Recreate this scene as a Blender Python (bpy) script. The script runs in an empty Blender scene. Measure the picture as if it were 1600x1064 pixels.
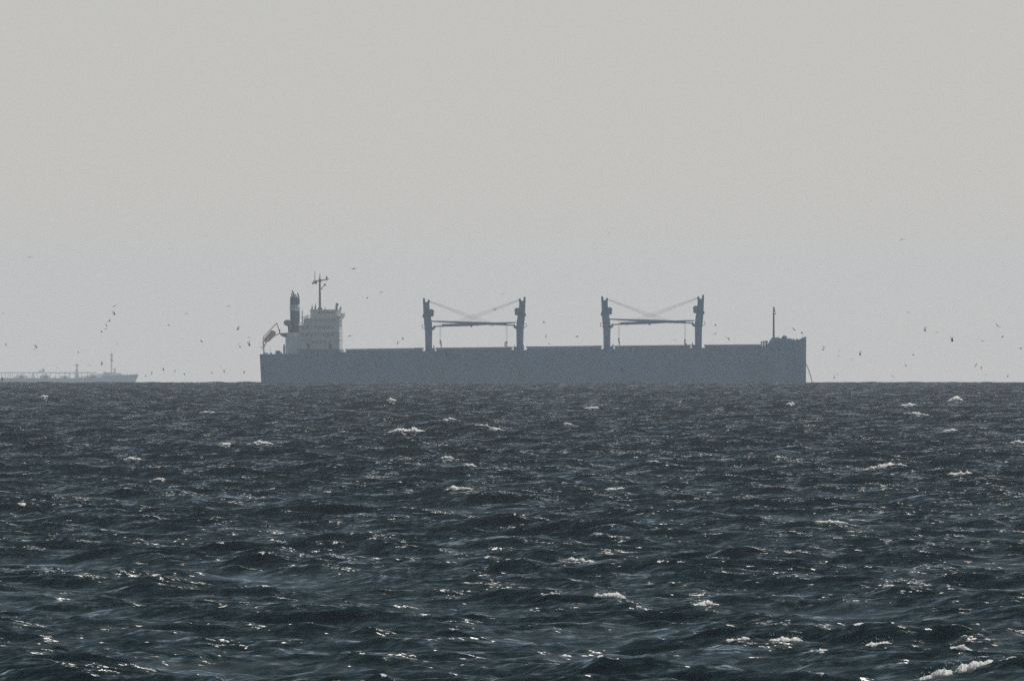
import bpy, bmesh, math, random
import numpy as np
from mathutils import Vector, Matrix, noise as mnoise
R = math.radians
SC = bpy.context.scene
COL = SC.collection

# ------------------------------------------------------------------ camera
EARTH = 6.371e6            # the sea is curved: far hulls stand behind its horizon
CAM_H = 12.0
F = 56450.0                # focal length in pixels of a 1600 px wide frame (long telephoto)
cd = bpy.data.cameras.new('camera')
cam = bpy.data.objects.new('camera', cd)
COL.objects.link(cam)
cd.sensor_width = 36.0
cd.lens = F * 36.0 / 1600.0
cd.clip_start, cd.clip_end = 1.0, 90000.0
cam.location = (0, 0, CAM_H)
PITCH = (532 - 487.4) / F
cam.rotation_euler = (math.pi / 2 - PITCH, 0, 0)
SC.camera = cam

# ------------------------------------------------------------------ sky, sun, exposure
SUN_AZ, SUN_EL = 14.0, 48.0
world = bpy.data.worlds.new('World')
SC.world = world
world.use_nodes = True
wn = world.node_tree
sky = wn.nodes.new('ShaderNodeTexSky')
sky.sky_type = 'NISHITA'
sky.sun_disc = False
sky.sun_elevation = R(SUN_EL)
sky.sun_rotation = R(SUN_AZ)
sky.air_density = 0.5
sky.dust_density = 0.3
sky.ozone_density = 1.0
hs = wn.nodes.new('ShaderNodeHueSaturation')     # one even, muted white balance for the whole sky
hs.inputs['Saturation'].default_value = 0.66
hs.inputs['Hue'].default_value = 0.472
wn.links.new(sky.outputs[0], hs.inputs['Color'])
wb = wn.nodes.new('ShaderNodeMix')
wb.data_type = 'RGBA'
wb.blend_type = 'MULTIPLY'
wb.inputs[0].default_value = 1.0
wb.inputs[7].default_value = (1.03, 0.982, 0.975, 1)
wn.links.new(hs.outputs[0], wb.inputs[6])
wn.links.new(wb.outputs[2], wn.nodes['Background'].inputs[0])
wn.nodes['Background'].inputs[1].default_value = 0.0575
sd = bpy.data.lights.new('sun', 'SUN')
sd.energy = 3.8
sd.angle = R(0.53)
sd.color = (1.0, 0.95, 0.87)
sun = bpy.data.objects.new('sun', sd)
COL.objects.link(sun)
sv = Vector((math.sin(R(SUN_AZ)) * math.cos(R(SUN_EL)), math.cos(R(SUN_AZ)) * math.cos(R(SUN_EL)), math.sin(R(SUN_EL))))
sun.rotation_euler = sv.to_track_quat('Z', 'Y').to_euler()
vs = SC.view_settings
vs.view_transform = 'Standard'
vs.look = 'None'
vs.exposure = 0.0
vs.gamma = 1.0
vs.use_curve_mapping = False
SC.cycles.volume_bounces = 1
SC.cycles.max_bounces = 6
SC.cycles.sample_clamp_direct = 1.5
SC.cycles.use_denoising = False


# ------------------------------------------------------------------ helpers
def mat(name, color, rough=0.6, metal=0.0, var=0.25, scale=0.6, rust=0.0):
    """paint with a weathered, uneven base colour (object space noise, streaked downwards)"""
    m = bpy.data.materials.new(name)
    m.use_nodes = True
    t = m.node_tree
    b = t.nodes['Principled BSDF']
    b.inputs['Roughness'].default_value = rough
    b.inputs['Metallic'].default_value = metal
    tc = t.nodes.new('ShaderNodeTexCoord')
    mp = t.nodes.new('ShaderNodeMapping')
    mp.inputs['Scale'].default_value = (1, 1, 0.25)
    t.links.new(tc.outputs['Object'], mp.inputs[0])
    n = t.nodes.new('ShaderNodeTexNoise')
    n.inputs['Scale'].default_value = scale
    n.inputs['Detail'].default_value = 5
    t.links.new(mp.outputs[0], n.inputs[0])
    r = t.nodes.new('ShaderNodeValToRGB')
    r.color_ramp.elements[0].position = 0.3
    r.color_ramp.elements[1].position = 0.7
    r.color_ramp.elements[0].color = tuple(c * (1 - var) for c in color) + (1,)
    r.color_ramp.elements[1].color = tuple(min(1, c * (1 + var)) for c in color) + (1,)
    t.links.new(n.outputs[0], r.inputs[0])
    out = r.outputs[0]
    if rust:
        n2 = t.nodes.new('ShaderNodeTexNoise')
        n2.inputs['Scale'].default_value = scale * 0.7
        n2.inputs['Detail'].default_value = 8
        n2.inputs['Roughness'].default_value = 0.7
        t.links.new(mp.outputs[0], n2.inputs[0])
        r2 = t.nodes.new('ShaderNodeValToRGB')
        r2.color_ramp.elements[0].position = 0.62 - rust * 0.1
        r2.color_ramp.elements[1].position = 0.72
        r2.color_ramp.elements[0].color = (0, 0, 0, 1)
        r2.color_ramp.elements[1].color = (rust, rust, rust, 1)
        t.links.new(n2.outputs[0], r2.inputs[0])
        mx = t.nodes.new('ShaderNodeMix')
        mx.data_type = 'RGBA'
        t.links.new(r2.outputs[0], mx.inputs[0])
        t.links.new(out, mx.inputs[6])
        mx.inputs[7].default_value = (0.16, 0.075, 0.045, 1)
        out = mx.outputs[2]
    t.links.new(out, b.inputs['Base Color'])
    return m


class MB:
    """collects shapes and links them as one mesh object"""
    def __init__(self):
        self.v, self.f = [], []

    def add(self, vs, fs):
        k = len(self.v)
        self.v += [tuple(p) for p in vs]
        self.f += [tuple(i + k for i in q) for q in fs]
        return self

    def loft(self, rings, cap=True):
        n = len(rings[0])
        vs = [p for r in rings for p in r]
        fs = []
        for a in range(len(rings) - 1):
            for i in range(n):
                j = (i + 1) % n
                fs.append((a * n + i, a * n + j, (a + 1) * n + j, (a + 1) * n + i))
        if cap:
            fs.append(tuple(reversed(range(n))))
            fs.append(tuple((len(rings) - 1) * n + i for i in range(n)))
        return self.add(vs, fs)

    def box(self, x0, x1, y0, y1, z0, z1, taper=0.0):
        t = taper
        r0 = [(x0, y0, z0), (x1, y0, z0), (x1, y1, z0), (x0, y1, z0)]
        r1 = [(x0 + t, y0 + t, z1), (x1 - t, y0 + t, z1), (x1 - t, y1 - t, z1), (x0 + t, y1 - t, z1)]
        return self.loft([r0, r1])

    def cbox(self, x0, x1, y0, y1, z0, z1, c=0.15):
        """box with its upright and top edges chamfered"""
        c = min(c, (x1 - x0) * .4, (y1 - y0) * .4, (z1 - z0) * .4)
        def ring(z, i):
            a0, a1, b0, b1 = x0 + i, x1 - i, y0 + i, y1 - i
            return [(a0 + c, b0, z), (a1 - c, b0, z), (a1, b0 + c, z), (a1, b1 - c, z),
                    (a1 - c, b1, z), (a0 + c, b1, z), (a0, b1 - c, z), (a0, b0 + c, z)]
        return self.loft([ring(z0, 0), ring(z1 - c, 0), ring(z1, c * .8)])

    def tube(self, p0, p1, r0, r1=None, n=8):
        r1 = r0 if r1 is None else r1
        p0, p1 = Vector(p0), Vector(p1)
        d = (p1 - p0).normalized()
        u = d.orthogonal().normalized()
        w = d.cross(u)
        rings = []
        for p, r in ((p0, r0), (p1, r1)):
            rings.append([p + u * (r * math.cos(a)) + w * (r * math.sin(a)) for a in (2 * math.pi * i / n for i in range(n))])
        return self.loft(rings)

    def path(self, pts, r, n=6):
        for a, b in zip(pts[:-1], pts[1:]):
            self.tube(a, b, r, r, n)
        return self

    def beam(self, p0, p1, h0, w0, h1=None, w1=None):
        """rectangular bar from p0 to p1 in the ship's long plane: h upright, w across"""
        h1 = h0 if h1 is None else h1
        w1 = w0 if w1 is None else w1
        p0, p1 = Vector(p0), Vector(p1)
        d = (p1 - p0).normalized()
        s = Vector((0, 1, 0))
        u = d.cross(s).normalized()
        s = u.cross(d)
        rr = []
        for p, h, w in ((p0, h0, w0), (p1, h1, w1)):
            rr.append([p + u * (h / 2 * a) + s * (w / 2 * b) for a, b in ((-1, -1), (1, -1), (1, 1), (-1, 1))])
        return self.loft(rr)

    def dome(self, c, r, rz=None, n=10, m=6, z0=-1.0):
        rz = rz or r
        rings = []
        for i in range(m + 1):
            s = z0 + (0.995 - z0) * i / m
            q = math.sqrt(max(0.0, 1 - s * s)) + 1e-3
            rings.append([(c[0] + r * q * math.cos(2 * math.pi * k / n), c[1] + r * q * math.sin(2 * math.pi * k / n), c[2] + rz * s) for k in range(n)])
        return self.loft(rings)

    def build(self, name, m, parent=None, smooth=False):
        me = bpy.data.meshes.new(name)
        me.from_pydata(self.v, [], self.f)
        bm = bmesh.new()
        bm.from_mesh(me)
        bmesh.ops.recalc_face_normals(bm, faces=bm.faces)
        bm.to_mesh(me)
        bm.free()
        if smooth:
            me.polygons.foreach_set('use_smooth', [True] * len(me.polygons))
        me.materials.append(m)
        o = bpy.data.objects.new(name, me)
        COL.objects.link(o)
        if parent:
            o.parent = parent
        return o


def tag(o, label=None, cat=None, group=None, kind=None):
    if label:
        o['label'] = label
    if cat:
        o['category'] = cat
    if group:
        o['group'] = group
    if kind:
        o['kind'] = kind
    return o


def empty(name, loc, rz=0.0):
    o = bpy.data.objects.new(name, None)
    COL.objects.link(o)
    o.location = loc
    o.rotation_euler = (0, 0, rz)
    return o


def drop(d):
    return d * d / (2 * EARTH)


# ------------------------------------------------------------------ the sea
rng = np.random.default_rng(11)
WIND = R(226)                                   # where the waves run to, measured from +X: towards the camera and to its left
NC = 150
lam = np.exp(rng.uniform(np.log(1.05), np.log(34.0), NC))
lam[:12] = np.exp(rng.uniform(np.log(14.0), np.log(30.0), 12))
kk = 2 * np.pi / lam
spread = np.where(lam > 12, R(34), np.where(lam > 5, R(45), R(80)))
th = WIND + rng.normal(0, 1, NC) * spread
kx, ky = kk * np.cos(th), kk * np.sin(th)
octs = np.log2(34.0 / 1.05)
SLOPE_OCT = 0.105                               # rms slope per octave of wavelength
amp_sl = SLOPE_OCT * np.sqrt(2.0 * octs / NC) * np.ones(NC)
amp_sl *= np.where(lam > 22, 0.42, np.where(lam > 8, 0.86, np.where(lam > 3.5, 1.1, 1.08)))
amp = amp_sl / kk
ph = rng.uniform(0, 2 * np.pi, NC)


def smooth01(x):
    x = np.clip(x, 0, 1)
    return x * x * (3 - 2 * x)


def sea_grid():
    rows = [-40.0]
    d = 20.0
    while d < 1010:
        rows.append(d)
        d *= 1.16
    d = 1015.0
    while d < 14200:
        rows.append(d)
        d += 0.36 * (d / 1100.0) ** 1.32
    while d < 29000:
        rows.append(d)
        d += 260.0
    rows = np.array(rows)
    inner = np.linspace(-0.0182, 0.0182, 251)
    g = inner[1] - inner[0]
    side = []
    a = inner[-1]
    while a < 0.42:
        g *= 1.42
        a += g
        side.append(a)
    side = np.array(side)
    cols = np.concatenate([-side[::-1], inner, side])
    dcol = np.gradient(cols)
    drow = np.gradient(rows)
    ny, nx = len(rows), len(cols)
    X = np.empty((ny, nx), np.float32)
    Y = np.empty((ny, nx), np.float32)
    Z = np.empty((ny, nx), np.float32)
    CR = np.zeros((ny, nx), np.float32)
    FO = np.zeros((ny, nx), np.float32)
    step = 240
    for r0 in range(0, ny, step):
        r1 = min(ny, r0 + step)
        dd = np.abs(rows[r0:r1])
        base = np.maximum(dd, 400.0)
        x = (cols[None, :] * base[:, None])
        y = np.repeat(rows[r0:r1, None], nx, 1)
        cellx = (dcol[None, :] * base[:, None])
        celly = drow[r0:r1, None]
        z = np.zeros_like(x)
        dx = np.zeros_like(x)
        dy = np.zeros_like(x)
        jxx = np.zeros_like(x)
        jyy = np.zeros_like(x)
        jxy = np.zeros_like(x)
        sly = np.zeros_like(x)
        cmin = min(celly.min(), 1e9)
        for i in range(NC):
            need = abs(ky[i]) / kk[i] * celly + abs(kx[i]) / kk[i] * cellx
            if lam[i] / (abs(ky[i]) / kk[i] * cmin + 1e-6) < 2.2:
                continue
            w = smooth01((lam[i] / need - 2.2) / 2.0)
            p = kx[i] * x + ky[i] * y + ph[i]
            s, c = np.sin(p), np.cos(p)
            A = amp[i] * w
            z += A * c
            q = 0.9 * A / kk[i]
            dx -= q * kx[i] * s
            dy -= q * ky[i] * s
            jxx -= q * kx[i] * kx[i] * c
            jyy -= q * ky[i] * ky[i] * c
            jxy -= q * kx[i] * ky[i] * c
            sly -= A * s * (kx[i] * math.cos(WIND) + ky[i] * math.sin(WIND))
        jac = (1 + jxx) * (1 + jyy) - jxy * jxy
        X[r0:r1] = x + dx
        Y[r0:r1] = y + dy
        Z[r0:r1] = z - 0.4 - (x * x + y * y) / (2 * EARTH)
        CR[r0:r1] = smooth01(z / max(2.2 * z.std(), 0.05) + 0.15)
        FO[r0:r1] = jac
    return rows, cols, X, Y, Z, CR, FO


rows, cols, SX, SY, SZ, CREST, JAC = sea_grid()
ny, nx = SX.shape
print('sea verts', ny, nx, ny * nx, 'Hs', 4 * SZ[300:700].std(), 'jac pct', np.percentile(JAC[300:900], [0.2, 1, 5, 50]))
me = bpy.data.meshes.new('water')
me.vertices.add(ny * nx)
co = np.stack([SX, SY, SZ], -1).reshape(-1).astype(np.float32)
me.vertices.foreach_set('co', co)
idx = np.arange(ny * nx, dtype=np.int32).reshape(ny, nx)
quads = np.stack([idx[:-1, :-1], idx[:-1, 1:], idx[1:, 1:], idx[1:, :-1]], -1).reshape(-1, 4)
nq = len(quads)
me.loops.add(nq * 4)
me.loops.foreach_set('vertex_index', quads.reshape(-1))
me.polygons.add(nq)
me.polygons.foreach_set('loop_start', np.arange(0, nq * 4, 4, dtype=np.int32))
me.polygons.foreach_set('use_smooth', np.ones(nq, bool))
a1 = me.attributes.new('crest', 'FLOAT', 'POINT')
a1.data.foreach_set('value', CREST.reshape(-1))
a2 = me.attributes.new('foam', 'FLOAT', 'POINT')
FOAM = np.zeros_like(JAC)
for r0 in range(0, ny, 150):                    # the same share of sea breaks near and far
    b = JAC[r0:r0 + 150]
    lo, hi = np.percentile(b[:, 20:-20], [0.03, 0.6])
    far = max(0.0, 1 - (rows[r0] - 1500.0) / 5200.0)
    FOAM[r0:r0 + 150] = smooth01((hi - b) / max(hi - lo, 0.02)) * (0.35 + 0.65 * far) if hi < 0.97 else 0
FOAM[rows < 1030] = 0
a2.data.foreach_set('value', FOAM.reshape(-1))
# short waves the far mesh is too coarse to carry live on as rougher ripples
gap = np.gradient(rows) * 3.0 / 1.05
RIP = np.where(rows > 1010, np.sqrt(1 + 1.1 * np.log2(np.maximum(gap, 1.0))), 1.0).astype(np.float32)
a3 = me.attributes.new('ripple', 'FLOAT', 'POINT')
a3.data.foreach_set('value', np.repeat(np.minimum(RIP, 2.5), nx))
me.update(calc_edges=True)
water = bpy.data.objects.new('water', me)
COL.objects.link(water)
tag(water, kind='structure')


LEE, LEE_DIR = 0.24, R(250)


def water_material():
    m = bpy.data.materials.new('sea_water')
    m.use_nodes = True
    t = m.node_tree
    N, L = t.nodes.new, t.links.new
    b = t.nodes['Principled BSDF']
    out = t.nodes['Material Output']
    b.inputs['Base Color'].default_value = (0.0008, 0.023, 0.027, 1)
    b.inputs['Roughness'].default_value = 0.075
    b.inputs['IOR'].default_value = 1.333
    geo = N('ShaderNodeNewGeometry')
    crest = N('ShaderNodeAttribute')
    crest.attribute_name = 'crest'
    foam = N('ShaderNodeAttribute')
    foam.attribute_name = 'foam'

    def noise(scale, detail, rough=0.55, vec=(1, 1, 1)):
        mp = N('ShaderNodeMapping')
        mp.inputs['Scale'].default_value = vec
        mp.inputs['Rotation'].default_value = (0, 0, R(20))
        L(geo.outputs['Position'], mp.inputs[0])
        n = N('ShaderNodeTexNoise')
        n.inputs['Scale'].default_value = scale
        n.inputs['Detail'].default_value = detail
        n.inputs['Roughness'].default_value = rough
        L(mp.outputs[0], n.inputs[0])
        return n

    def vmath(op, a, bb):
        n = N('ShaderNodeVectorMath')
        n.operation = op
        for i, s in enumerate((a, bb)):
            if isinstance(s, tuple):
                n.inputs[i].default_value = s
            elif s is not None:
                L(s, n.inputs[i])
        return n.outputs[0]

    def fmath(op, a, bb, clamp=False):
        n = N('ShaderNodeMath')
        n.operation = op
        n.use_clamp = clamp
        for i, s in enumerate((a, bb)):
            if isinstance(s, (int, float)):
                n.inputs[i].default_value = s
            elif s is not None:
                L(s, n.inputs[i])
        return n.outputs[0]

    # capillary and short wind ripples, as tilts of the surface; rougher on the crests
    def tilt(n, a):
        v = vmath('SUBTRACT', n.outputs['Color'], (0.5, 0.5, 0.5))
        return vmath('MULTIPLY', v, (a, a, 0.0))
    t1 = tilt(noise(2.2, 3.0, 0.6, (1.0, 1.2, 1.0)), 1.0)
    t2 = tilt(noise(0.45, 2.0, 0.6, (0.8, 1.0, 1.0)), 0.9)
    v = vmath('ADD', t1, t2)
    v = vmath('ADD', v, (LEE * math.cos(LEE_DIR), LEE * math.sin(LEE_DIR), 0.0))   # ripples are steeper on their lee side
    rip = N('ShaderNodeAttribute')
    rip.attribute_name = 'ripple'
    k = fmath('MULTIPLY_ADD', crest.outputs['Fac'], 0.84)
    k.node.inputs[2].default_value = 0.36
    sc = N('ShaderNodeVectorMath')
    sc.operation = 'SCALE'
    L(v, sc.inputs[0])
    k = fmath('MULTIPLY', k, rip.outputs['Fac'])
    L(k, sc.inputs['Scale'])
    v = vmath('ADD', geo.outputs['Normal'], sc.outputs[0])
    nn = N('ShaderNodeVectorMath')
    nn.operation = 'NORMALIZE'
    L(v, nn.inputs[0])
    L(nn.outputs[0], b.inputs['Normal'])

    # foam on the breaking crests
    f = N('ShaderNodeBsdfPrincipled')
    f.inputs['Base Color'].default_value = (0.78, 0.80, 0.80, 1)
    f.inputs['Roughness'].default_value = 0.8
    fn = noise(2.6, 6.0, 0.7, (1.0, 0.3, 1.0))
    bp = N('ShaderNodeBump')
    bp.inputs['Distance'].default_value = 0.2
    L(fn.outputs[0], bp.inputs['Height'])
    L(bp.outputs[0], f.inputs['Normal'])
    x = fmath('ADD', fmath('MULTIPLY', foam.outputs['Fac'], 0.52), fmath('SUBTRACT', fn.outputs[0], 0.93))
    x = fmath('MULTIPLY', x, 9.0, True)
    mx = N('ShaderNodeMixShader')
    L(x, mx.inputs[0])
    L(b.outputs[0], mx.inputs[1])
    L(f.outputs[0], mx.inputs[2])
    L(mx.outputs[0], out.inputs[0])
    return m


me.materials.append(water_material())

# ------------------------------------------------------------------ haze
def build_haze():
    mb = MB().box(-15000, 15000, -400, 31000, -85, 62)
    m = bpy.data.materials.new('haze')
    m.use_nodes = True
    t = m.node_tree
    t.nodes.remove(t.nodes['Principled BSDF'])
    v = t.nodes.new('ShaderNodeVolumePrincipled')
    v.inputs['Color'].default_value = (0.79, 0.88, 0.995, 1)
    v.inputs['Density'].default_value = 2.0e-5
    v.inputs['Density Attribute'].default_value = ''
    v.inputs['Anisotropy'].default_value = 0.55
    t.links.new(v.outputs[0], t.nodes['Material Output'].inputs['Volume'])
    o = mb.build('haze', m)
    tag(o, kind='stuff')
    o.display_type = 'WIRE'
    return o


haze = build_haze()

# ------------------------------------------------------------------ ships
M_HULL = mat('hull_paint', (0.13, 0.30, 0.45), 0.55, var=0.25, scale=0.10, rust=0.25)
M_HATCH = mat('hatch_paint', (0.42, 0.30, 0.29), 0.7, var=0.2, scale=0.2, rust=0.5)
M_WHITE = mat('weathered_white_paint', (0.92, 0.89, 0.84), 0.6, var=0.13, scale=0.22, rust=0.18)
M_GEAR = mat('crane_paint', (0.11, 0.22, 0.35), 0.6, var=0.2, scale=0.3, rust=0.2)
M_MAST = mat('mast_paint', (0.10, 0.115, 0.13), 0.6, var=0.2, scale=0.5)
M_VENT = mat('grey_vent_paint', (0.26, 0.28, 0.30), 0.6, var=0.1)
M_FUNNEL = mat('funnel_paint', (0.045, 0.105, 0.19), 0.55, var=0.2, scale=0.4)
M_BAND = mat('funnel_band_paint', (0.60, 0.66, 0.72), 0.55, var=0.2, scale=0.4)
M_SOOT = mat('sooty_steel', (0.03, 0.03, 0.03), 0.8, var=0.3, scale=1.0)
M_GLASS = mat('dark_window_glass', (0.11, 0.125, 0.14), 0.2, var=0.1)
M_ROPE = mat('greased_wire', (0.10, 0.10, 0.10), 0.7, var=0.1)
M_CHAIN = mat('anchor_chain_iron', (0.035, 0.035, 0.035), 0.7, var=0.2)
M_ORANGE = mat('lifeboat_orange', (0.92, 0.38, 0.28), 0.45, var=0.12, scale=0.5)
M_TANKER = mat('tanker_paint', (0.86, 0.87, 0.88), 0.6, var=0.12, scale=0.08, rust=0.15)
M_TANKGEAR = mat('tanker_gear_paint', (0.82, 0.83, 0.85), 0.6, var=0.15, scale=0.3)

D1 = 12600.0
S1 = D1 / F
SHIP_PX = 834.0
YAW = R(-2.0)
ship_loc = Vector(((SHIP_PX - 800) / F * D1, D1, -drop(D1)))
ship = empty('bulk_carrier', ship_loc, YAW)
tag(ship, 'grey blue bulk carrier with four deck cranes, riding at anchor on the horizon', 'cargo ship')


def X(p):
    return (p - SHIP_PX) * S1


def Z(p):
    return (597.0 - p) * S1


def XZ(px, py, y=0.0):
    return (X(px), y, Z(py))


def lerp_table(tb, x):
    for (a, va), (b, vb) in zip(tb[:-1], tb[1:]):
        if x <= b:
            t = (x - a) / (b - a) if b > a else 0
            return va + (vb - va) * max(0, min(1, t))
    return tb[-1][1]


DECK = [(408.2, 553.3), (468, 552.7), (474, 550.6), (1188, 542.4), (1198, 540.0), (1207, 535.5), (1213, 532.6), (1250, 530.6), (1254, 528.0), (1259.8, 526.6)]


def build_hull():
    us = [0, .004, .012, .03, .07, .13, .22, .35, .5, .65, .78, .85, .89, .92, .928, .935, .945, .96, .972, .982, .989, .993, .997, 1.0]
    rings = []
    for u in us:
        pxc = 408.2 + (1259.8 - 408.2) * u
        zd = Z(lerp_table(DECK, pxc))
        ring = []
        zs = [-7.0, -5.5, -2.0, 1.0, 4.0, 7.0, zd * 0.92, zd]
        for sgn in (-1, 1):
            seq = zs if sgn < 0 else zs[::-1]
            for z in seq:
                h = max(0.0, min(1.0, (z + 7) / (zd + 7)))
                xs = X(408.2 + 3.2 * (1 - h) ** 1.3)
                xe = X(1259.8 - 0.6 * (1 - h))
                x = xs + (xe - xs) * u
                b = 16.1
                st = min(1.0, u / 0.13)
                b *= (0.55 + 0.30 * h) + (0.45 - 0.30 * h) * math.sin(st * math.pi / 2)
                bw = max(0.0, (u - 0.86) / 0.14)
                b *= max(0.012, 1 - bw ** (1.7 + 1.6 * h)) ** (0.75 - 0.2 * h)
                if z <= -6.9:
                    b *= 0.82
                ring.append((x, sgn * b, z))
        rings.append(ring)
    return MB().loft(rings)


hull = build_hull().build('hull', M_HULL, ship)
fair = MB().tube(XZ(1243, 548, -6.4), XZ(1243, 548, -8.2), 0.75, 0.75, 10).tube(XZ(1240.5, 551, -6.9), XZ(1244.5, 556, -6.6), 0.3, 0.5, 8)
fair.build('hawse_pipe', M_HULL, hull)

# hatch covers between the cranes: coaming below, steel lids on top
for a, b, ya, yb in ((541, 660.6, 545.0, 543.2), (682, 800, 543.0, 541.7), (823.5, 939.8, 541.0, 539.8), (961, 1079, 539.8, 538.4), (1101.5, 1190.6, 538.2, 537.6)):
    dk = lerp_table(DECK, (a + b) / 2)
    r0 = [(X(a) + .3, -10.6, Z(dk + 1.2)), (X(b) - .3, -10.6, Z(dk + 1.2)), (X(b) - .3, 10.6, Z(dk + 1.2)), (X(a) + .3, 10.6, Z(dk + 1.2))]
    r1 = [(X(a) + .3, -10.6, Z(ya + 2.9)), (X(b) - .3, -10.6, Z(yb + 2.9)), (X(b) - .3, 10.6, Z(yb + 2.9)), (X(a) + .3, 10.6, Z(ya + 2.9))]
    hc = MB().loft([r0, r1]).build('hatch_coaming', M_HULL, ship)
    npan = 4
    for i in range(npan):
        p0, p1 = a + (b - a) * i / npan + (.25 if i else 0), a + (b - a) * (i + 1) / npan - (.25 if i < npan - 1 else 0)
        y0, y1 = ya + (yb - ya) * (p0 - a) / (b - a), ya + (yb - ya) * (p1 - a) / (b - a)
        rr = []
        for dz, ins in ((2.85, 0), (.35, 0), (0, .25)):
            rr.append([(X(p0) + ins, -10.9 + ins, Z(y0 + dz)), (X(p1) - ins, -10.9 + ins, Z(y1 + dz)), (X(p1) - ins, 10.9 - ins, Z(y1 + dz)), (X(p0) + ins, 10.9 - ins, Z(y0 + dz))])
        MB().loft(rr).build('hatch_panel', M_HATCH, hc)


# ---- deck cranes
def oct_ring(x0, x1, ry, z, y=0.0, n=10):
    c, r = (x0 + x1) / 2, (x1 - x0) / 2
    return [(c + r * math.cos(2 * math.pi * (k + .5) / n), y + ry * math.sin(2 * math.pi * (k + .5) / n), z) for k in range(n)]


def make_crane(bx, by, mirror, jib_y, tip_dx):
    """bx, by: photograph pixel at the foot of the post; outlines are offsets from it"""
    s = -1 if mirror else 1

    def P(dx, dy, y=0.0):
        return XZ(bx + s * dx, by + dy, y)

    def ring(dy, a, b, ry, y=0.0):
        xa, xb = sorted((X(bx + s * a), X(bx + s * b)))
        return oct_ring(xa, xb, ry, Z(by + dy), y)
    m = MB()
    m.loft([ring(7, -6.0, 6.0, 1.5), ring(0, -5.4, 5.6, 1.35), ring(-16, -5.7, 5.7, 1.3), ring(-27, -5.9, 5.9, 1.3), ring(-34, -6.8, 5.9, 1.3),
            ring(-41, -7.4, 5.2, 1.25), ring(-50, -8.2, 3.6, 1.15), ring(-59, -8.5, 2.2, 1.05), ring(-66, -8.7, 1.6, 1.0), ring(-72.5, -8.8, 1.2, 0.95)])
    for k in (-1, 1):
        m.beam(P(-6.9, -71, k * .55), P(-7.4, -78.2, k * .5), .85, .5, .55, .4)
        m.beam(P(-.6, -70, k * .55), P(0.2, -75.2, k * .5), .85, .5, .6, .4)
    m.tube(P(-7.3, -77.4, -.9), P(-7.3, -77.4, .9), .35, .35, 8)
    m.tube(P(0.2, -74.6, -.9), P(0.2, -74.6, .9), .38, .38, 8)
    post = m.build('crane', M_GEAR, ship)
    # slewing ring collar
    MB().loft([ring(-30.6, -6.7, 6.8, 1.6), ring(-28.6, -6.7, 6.8, 1.6)]).build('slewing_ring', M_GEAR, post)
    # winch house on the jib side, counter box behind
    MB().tube(P(4.4, -57.6, -1.6), P(4.4, -57.6, 1.6), .92, .92, 12).tube(P(4.8, -53.0, -1.5), P(4.8, -53.0, 1.5), .78, .78, 12).build('winch_housing', M_GEAR, post)
    xa, xb = sorted((X(bx - s * 9.3), X(bx - s * 5.5)))
    MB().cbox(xa, xb, -.9, .9, Z(by - 48.2), Z(by - 53.8), .25).build('motor_box', M_GEAR, post)
    # bracket that carries the jib heel, with the driver's cab
    b = MB()
    q = [(4.8, -29.0), (7.0, -28.6), (10.2, -31.5), (10.4, -34.6), (8.6, -36.2), (7.0, -33.5), (4.8, -33.0)]
    if mirror:
        q = q[::-1]
    b.loft([[P(x, y, -1.5) for x, y in q], [P(x, y, 1.5) for x, y in q]])
    b.build('jib_bracket', M_GEAR, post)
    # service platform with its rail
    pl = MB()
    pl.beam(P(-10.2, -32.0), P(-5.0, -31.0), .18, 1.6)
    for yy in (-.75, .75):
        pl.tube(P(-10.0, -32.0, yy), P(-10.0, -37.0, yy), .07, .07, 6)
        pl.tube(P(-10.0, -37.0, yy), P(-6.0, -36.5, yy), .06, .06, 6)
    pl.build('platform', M_GEAR, post)
    # winch box by the foot of the post
    xa, xb = sorted((X(bx + s * 4.6), X(bx + s * 9.6)))
    MB().cbox(xa, xb, -2.2, 2.2, Z(by + 6), Z(by - .8), .2).tube(P(8.9, -.6, -1.0), P(8.9, -3.2, -1.0), .16, .12, 6).build('foot_house', M_GEAR, post)
    # the jib: heel legs, box girder, tapering nose
    jy = jib_y
    j = MB()
    for k in (-.8, .8):
        j.beam(P(8.6, -34.4, jy + k), P(22.0, -35.0, jy + k * .7), .42, .3)
    j.beam(P(21.0, -36.0, jy), P(60, -37.2, jy), .9, 1.5, 1.0, 1.3)
    j.beam(P(60, -37.2, jy), P(96, -38.8, jy), 1.0, 1.3, .78, 1.1)
    j.beam(P(96, -38.8, jy), P(tip_dx, -40.6, jy), .78, 1.1, .42, .7)
    j.tube(P(20.6, -35.6, jy - .7), P(24, -34.4, jy - .7), .25, .25, 6)
    j.tube(P(67, -35.2, jy - .6), P(67, -35.2, jy + .6), .42, .42, 8)
    jib = j.build('jib', M_GEAR, post)
    # luffing tackle from the mast head to the jib, hoist wires and hook
    for k in range(6):
        a0, e0 = P(0.6 - k * .05, -75.0 + k * .45, jy * .4 + (k - 2.5) * .12), P(101 - k * 4.0, -40.6 + k * .12, jy + (k - 2.5) * .16)
        MB().tube(a0, e0, .022, .022, 5).build('luffing_wire', M_ROPE, post)
    for k in (0, 1):
        hx = tip_dx - 15 + k * 1.4
        MB().tube(P(hx, -39.6, jy), P(hx, -12, jy), .04, .04, 5).build('hoist_wire', M_ROPE, post)
    hx = tip_dx - 14.3
    hb = MB().cbox(X(bx + s * hx) - .28, X(bx + s * hx) + .28, jy - .4, jy + .4, Z(by - 7.6), Z(by - 11.6), .12)
    hb.path([P(hx, -7.7, jy), P(hx + .6, -5.6, jy), P(hx, -4.2, jy), P(hx - 1.3, -4.8, jy)], .14, 6)
    hb.build('hook_block', M_GEAR, post)
    return post


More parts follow.
